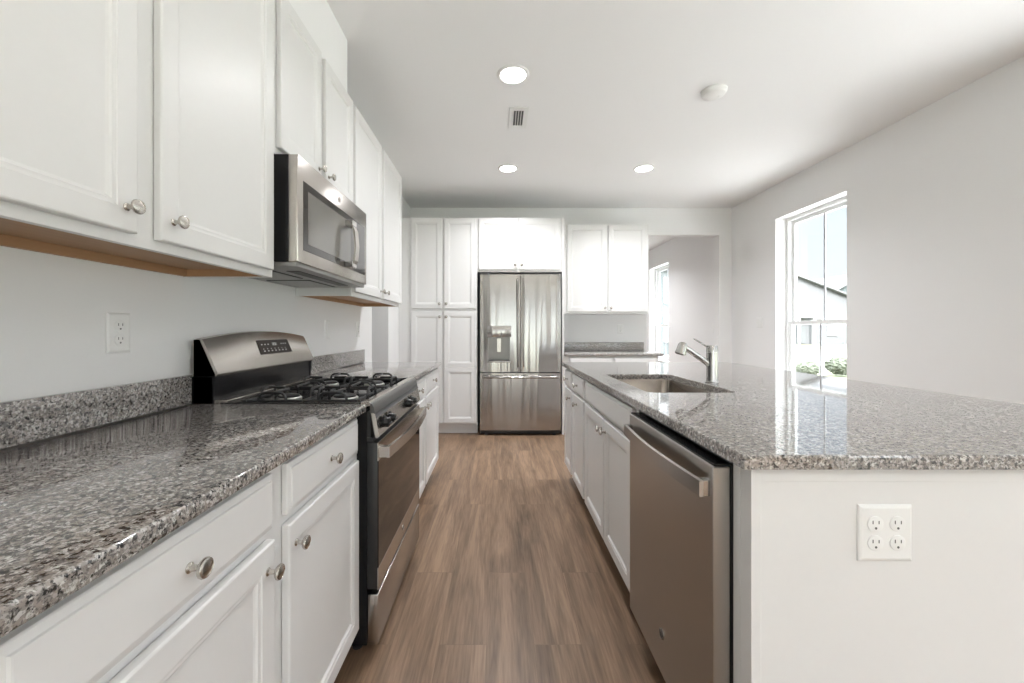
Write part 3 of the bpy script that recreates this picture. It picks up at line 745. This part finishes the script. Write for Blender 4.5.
for x0, x1 in ((.06, .34), (.42, .70)):
    bm = BM(); box(bm, x0, x1, .16, .34, -.016, -.0125, .001); link('grease_filter', bm, M['filter'], bt)
    bm = BM(); box(bm, x0 - .006, x1 + .006, .15, .158, -.015, -.0122); box(bm, x0 - .006, x1 + .006, .342, .35, -.015, -.0122)
    box(bm, x0 - .008, x0 - .001, .15, .35, -.015, -.0122); box(bm, x1 + .001, x1 + .008, .15, .35, -.015, -.0122); link('filter_gasket', bm, M['blackm'], bt)
bm = BM(); box(bm, .12, .64, .055, .105, -.0145, -.0122); link('lamp_cover', bm, M['darkvoid'], bt)

# ------------------------------------------------------------ pantry, refrigerator surround, refrigerator
YP = 4.56
e = tag(empty('pantry_cabinet', (-.995, YP, 0)), 'tall white pantry cabinet with four doors left of the refrigerator', 'pantry cabinet')
carcass(e, .755, YB - YP - .003, .115, 2.443)
for x0, x1, kx in ((.014, .362, .337), (.385, .742, .410)):
    door(e, x0, x1, 1.418, 2.428, -.021, (kx, 1.47)); door(e, x0, x1, .135, 1.385, -.021, (kx, 1.325), .757)
bm = BM(); box(bm, XL + .001, -.9955, YP + .004, YP + .022, 0, 2.443); tag(link('trim_pantry_filler', bm, M['cab']), kind='structure')
e = tag(empty('refrigerator_cabinet', (-.2385, YP, 0)), 'white two-door cabinet above the refrigerator with a full height side panel', 'wall cabinet')
bm = BM(); box(bm, 0, .953, 0, YB - YP - .003, 1.83, 2.443, .0015); link('body', bm, M['cab'], e)
door(e, .016, .452, 1.855, 2.428, -.021, (.424, 1.905)); door(e, .470, .935, 1.855, 2.428, -.021, (.498, 1.905))
bm = BM(); box(bm, .954, .978, -.003, YB - YP - .003, 0, 2.443, .0015); link('side_panel', bm, M['cab'], e)

FX, FY = .2457, 4.515
e = tag(empty('refrigerator', (FX, FY, 0)), 'stainless steel french door refrigerator with a water dispenser and bottom freezer', 'refrigerator')
bm = BM(); box(bm, -.452, .452, .062, .64, .025, 1.785, .004); link('case', bm, M['gray'], e)
def curved(parent, name, x0, x1, z0, z1, bulge=.010, hole=None, mat='steelv'):
    """door with a gently convex face; optional rectangular hole (a0,a1,c0,c1)"""
    bm = BM(); n = 14
    xs = sorted({x0 + (x1 - x0) * k / n for k in range(n + 1)} | ({hole[0], hole[1]} if hole else set()))
    zl = sorted({z0, z1} | ({hole[2], hole[3]} if hole else set()))
    def fy(x, edge=False):
        u = (x - x0) / (x1 - x0); return -bulge * math.sin(math.pi * u) ** .6 + .004
    V = {}
    def v(x, y, z):
        k = (round(x, 5), round(y, 5), round(z, 5))
        if k not in V: V[k] = bm.verts.new((x, y, z))
        return V[k]
    for a, b in zip(xs, xs[1:]):
        for c, d in zip(zl, zl[1:]):
            if hole and a >= hole[0] - 1e-6 and b <= hole[1] + 1e-6 and c >= hole[2] - 1e-6 and d <= hole[3] + 1e-6: continue
            bm.faces.new((v(a, fy(a), c), v(b, fy(b), c), v(b, fy(b), d), v(a, fy(a), d)))
        for z in (z0, z1): bm.faces.new((v(a, fy(a), z), v(b, fy(b), z), v(b, .058, z), v(a, .058, z)))
    for x in (x0, x1):
        for c, d in zip(zl, zl[1:]): bm.faces.new((v(x, fy(x), c), v(x, fy(x), d), v(x, .058, d), v(x, .058, c)))
    bm.faces.new((v(x0, .058, z0), v(x1, .058, z0), v(x1, .058, z1), v(x0, .058, z1)))
    return link(name, bm, M[mat], parent, True)
hx0, hx1 = -.362, -.117
hx0, hx1 = -.117 - FX + .0, .128 - FX
ld = curved(e, 'left_door', -.4515, -.003, .708, 1.798, hole=(hx0, hx1, .832, 1.098))
rd = curved(e, 'right_door', .003, .4515, .708, 1.798)
fz = curved(e, 'freezer_drawer', -.4515, .4515, .06, .698, bulge=.012)
# dispenser
bm = BM(); d0, d1 = -.004, .05; t = .006
box(bm, hx0, hx0 + t, d0, d1, .832, 1.098); box(bm, hx1 - t, hx1, d0, d1, .832, 1.098); box(bm, hx0 + t, hx1 - t, d0, d1, .832, .838); box(bm, hx0 + t, hx1 - t, d0, d1, 1.092, 1.098); box(bm, hx0 + t, hx1 - t, d1 - .006, d1, .838, 1.092)
ni = link('dispenser_niche', bm, M['niche'], ld)
bm = BM(); box(bm, (hx0 + hx1) / 2 - .022, (hx0 + hx1) / 2 + .022, .012, .02, .93, 1.085, .002); link('dispenser_paddle', bm, M['steel'], ni)
bm = BM(); box(bm, hx0 + .01, hx1 - .01, -.006, .04, .8385, .846, .001); link('drip_tray', bm, M['blackm'], ni)
bm = BM(); box(bm, hx0 - .012, hx1 + .012, -.0125, .003, 1.099, 1.225, .004); link('dispenser_control_panel', bm, M['steelv'], ld, True)
bm = BM(); box(bm, hx0 - .012, hx1 + .012, -.0125, .003, .815, .8315, .002); link('dispenser_sill', bm, M['steelv'], ld, True)
for p_, x in ((ld, -.032), (rd, .032)):
    bm = BM(); pts = [(x, -.008, .768), (x, -.030, .775), (x, -.036, .80), (x, -.038, 1.24), (x, -.036, 1.71), (x, -.030, 1.738), (x, -.008, 1.745)]
    tube(bm, pts, .008, 12); link('handle', bm, M['steelv'], p_, True)
bm = BM(); tube(bm, [(-.415, -.008, .655), (-.405, -.034, .655), (-.38, -.042, .655), (0, -.052, .655), (.38, -.042, .655), (.405, -.034, .655), (.415, -.008, .655)], .014, 12); link('handle', bm, M['steelv'], fz, True)
bm = BM(); box(bm, -.44, .44, .02, .06, .018, .055, .002); link('toe_grille', bm, M['blackm'], e)
for x in (-.38, .38):
    bm = BM(); lathe(bm, [(.02, 0), (.02, .02), (.01, .024)], Matrix.Translation((x, .045, 0)), 14); link('foot', bm, M['gray'], e)
for x in (-.40, .40):
    bm = BM(); box(bm, x - .04, x + .04, .03, .13, 1.7855, 1.81, .004); link('hinge_cover', bm, M['gray'], e)

# ------------------------------------------------------------ cabinets right of the refrigerator
YU = 4.86
e = wall_cabinet((.7405, YU), 0, 1.0595, YB - YU - .002, 1.372, 2.443, 'white two-door wall cabinet right of the refrigerator', [(.082, .556, .528), (.572, 1.035, .60)], .07, under=False)
YC = 4.56
e = tag(empty('base_cabinet', (.7405, YC, 0)), 'white base cabinet against the back wall right of the refrigerator, mostly behind the island', 'base cabinet')
carcass(e, 1.06, YB - YC - .003, .115, .885)
drawer(e, .06, .535, .748, .868, -.021); drawer(e, .56, 1.035, .748, .868, -.021)
door(e, .06, .535, .13, .724, -.021, (.50, .669)); door(e, .56, 1.035, .13, .724, -.021, (.595, .669))
slab('countertop', 'granite countertop on the back wall cabinet right of the refrigerator', .741, 1.85, 4.53, YB - .001)
slab('backsplash', 'low granite backsplash on the back wall right of the refrigerator', .741, 1.857, YB - .021, YB - .001, .9165, 1.021, 'backsplash', .002)

# ------------------------------------------------------------ outlets and switches
def plate(loc, rz, label, gangs=1, kind_='outlet', group=None, hgt=.118):
    """local: faces -y"""
    nm = 'wall_outlet' if kind_ == 'outlet' else 'light_switch'
    e = tag(empty(nm, loc, rz), label, 'outlet' if kind_ == 'outlet' else 'light switch', group)
    wp = .074 if gangs == 1 else .117
    bm = BM(); panel(bm, -wp / 2, wp / 2, -hgt / 2, hgt / 2, -.0002, -.006, [(0, .0035), (.003, .0012), (.007, 0)]); link('cover_plate', bm, M['plate'], e)
    for g in range(gangs):
        cx = 0 if gangs == 1 else (-.024 + .048 * g)
        if kind_ == 'outlet':
            for cz in (-.0205, .0205):
                bm = BM(); lathe(bm, [(.0168, 0), (.0168, .0018), (.0155, .0022), (.001, .0022)], Matrix.Translation((cx, -.006, cz)) @ Y_OUT, 24); rc = link('receptacle', bm, M['plate'], e, True)
                bm = BM(); box(bm, cx - .0075, cx - .0055, -.0086, -.0078, cz + .0005, cz + .008); box(bm, cx + .0055, cx + .0075, -.0086, -.0078, cz + .0005, cz + .0075)
                lathe(bm, [(.0026, 0), (.0026, .0006)], Matrix.Translation((cx, -.008, cz - .0085)) @ Y_OUT, 12); link('socket_slots', bm, M['slot'], rc)
        else:
            bm = BM(); box(bm, cx - .0165, cx + .0165, -.0085, -.005, -.033, .033, .0015); link('rocker', bm, M['plate'], e)
    return e
plate((XL, 1.197, 1.173), R(90), 'white duplex wall outlet above the granite left of the range')
plate((XL, 2.66, 1.183), R(90), 'white rocker switch on the left wall just beyond the range', kind_='switch')
plate((XL, 3.24, 1.183), R(90), 'white wall outlet on the left wall near the end of the far left counter')
plate((.8385, .878 + .004, .742), 0, 'white four-socket outlet on the island end panel', 2, hgt=.122)
plate((1.56, YB, 1.19), 0, 'white wall outlet on the back wall above the low granite backsplash')
plate((XR, 4.635, 1.26), R(-90), 'white double switch plate on the right wall left of the window', 2, 'switch')
plate((XR, 5.62, 1.20), R(-90), 'white switch plate on the wall past the cased opening', 1, 'switch')

# ------------------------------------------------------------ outdoors
bm = BM(); box(bm, -60, 90, -50, 120, -.5, -.35); tag(link('lawn', bm, M['lawn']), 'sunlit lawn outside the windows', 'lawn', kind='stuff')
bm = BM(); box(bm, XR + .25, 9.2, -12, 11.5, -.348, -.33); tag(link('bounce_patio', bm, M['bounce_patio']), 'added pale concrete slab outside the windows, bouncing daylight onto the ceiling', 'bounce_patio', kind='structure')  # pale slab added to throw daylight up to the ceiling
bm = BM(); box(bm, 3.6, 60, 15, 31, -.348, -.33); tag(link('driveway', bm, M['concrete']), 'pale sunlit road outside the window', 'road', kind='structure')
def house(x, y, W, D, h, roofh, mats, label, wins, door_x=None, rz=0, gable='x'):
    e = tag(empty('house', (x, y, -.35), rz), label, 'house')
    bm = BM(); box(bm, 0, W, 0, D, 0, h); link('wall', bm, M[mats[0]], e)
    bm = BM(); o = .4
    if gable == 'x':
        prism(bm, [(-o, h), (D / 2, h + roofh), (D + o, h), (D + o, h + .15), (D / 2, h + roofh + .2), (-o, h + .15)], 'x', -o, W + o)
        prism(bm, [(0, h), (D, h), (D / 2, h + roofh)], 'x', .01, W - .01)
    else:
        prism(bm, [(-o, h), (W / 2, h + roofh), (W + o, h), (W + o, h + .15), (W / 2, h + roofh + .2), (-o, h + .15)], 'y', -o, D + o)
    link('roof', bm, M[mats[1]], e)
    if gable != 'x':
        bm = BM(); prism(bm, [(0, h), (W, h), (W / 2, h + roofh)], 'y', .01, D - .01); link('gable', bm, M[mats[0]], e)
    for wx, wz, ww, wh in wins:
        bm = BM(); box(bm, wx - .12, wx + ww + .12, -.08, .02, wz - .12, wz + wh + .12, .01); f = link('window', bm, M['whitex'], e)
        bm = BM(); box(bm, wx, wx + ww / 2 - .03, -.1, -.07, wz, wz + wh / 2 - .03); box(bm, wx + ww / 2 + .03, wx + ww, -.1, -.07, wz, wz + wh / 2 - .03)
        box(bm, wx, wx + ww / 2 - .03, -.1, -.07, wz + wh / 2 + .03, wz + wh); box(bm, wx + ww / 2 + .03, wx + ww, -.1, -.07, wz + wh / 2 + .03, wz + wh); link('pane', bm, M['doorx'], f)
    if door_x is not None:
        bm = BM(); box(bm, door_x - .2, door_x + 1.6, -.9, 0, 2.75, 3.0, .02)
        prism(bm, [(door_x - .35, 3.0), (door_x + 1.75, 3.0), (door_x + .7, 3.55)], 'y', -1.0, 0)
        box(bm, door_x - .15, door_x + .05, -.85, -.65, 0, 2.8, .01); box(bm, door_x + 1.35, door_x + 1.55, -.85, -.65, 0, 2.8, .01); link('porch', bm, M['whitex'], e)
        bm = BM(); box(bm, door_x + .25, door_x + 1.15, -.06, .02, .1, 2.3, .01); link('door', bm, M['doorx'], e)
    return e
house(19.0, 42, 18.4, 10, 4.35, 3.7, ('siding', 'shingle'), 'grey sided house with a white porch across the road, seen through the near window', [(15.2, 1.0, .85, 1.75), (5.0, 1.0, .85, 1.75)], 11.65, 0, 'y')
house(44.0, 55, 12, 10, 5.6, 3.6, ('siding2', 'shingle2'), 'pale house with a gabled roof rising behind the grey house', [(3, 3, 1, 1.6), (7, 3, 1, 1.6)], None, 0, 'y')
house(6.4, 24, 9.0, 9, 5.2, 2.6, ('siding2', 'shingle2'), 'pale two-storey house seen through the window of the far room', [(1.0, .9, 1, 1.5), (3.5, .9, 1, 1.5), (1.0, 3.2, 1, 1.3), (3.5, 3.2, 1, 1.3), (6.3, .9, 1, 1.5)], None)
def shrub(x, y, r, label):
    bm = BM(); bmesh.ops.create_icosphere(bm, subdivisions=4, radius=r)
    for v in bm.verts:
        k = 1 + .14 * math.sin(v.co.x * 19 / r * .3 + x) * math.cos(v.co.y * 23 / r * .3) + random.uniform(-.10, .10)
        v.co *= k; v.co.z *= .8
    tag(link('shrub', bm, M['shrub'], loc=(x, y, -.33 + r * .9)), label, 'shrub', 'shrubs outside the window')
shrub(9.85, 12.9, .30, 'small dark green shrub outside, left of the window muntin'); shrub(11.2, 13.3, .36, 'small dark green shrub outside, right of the window muntin')
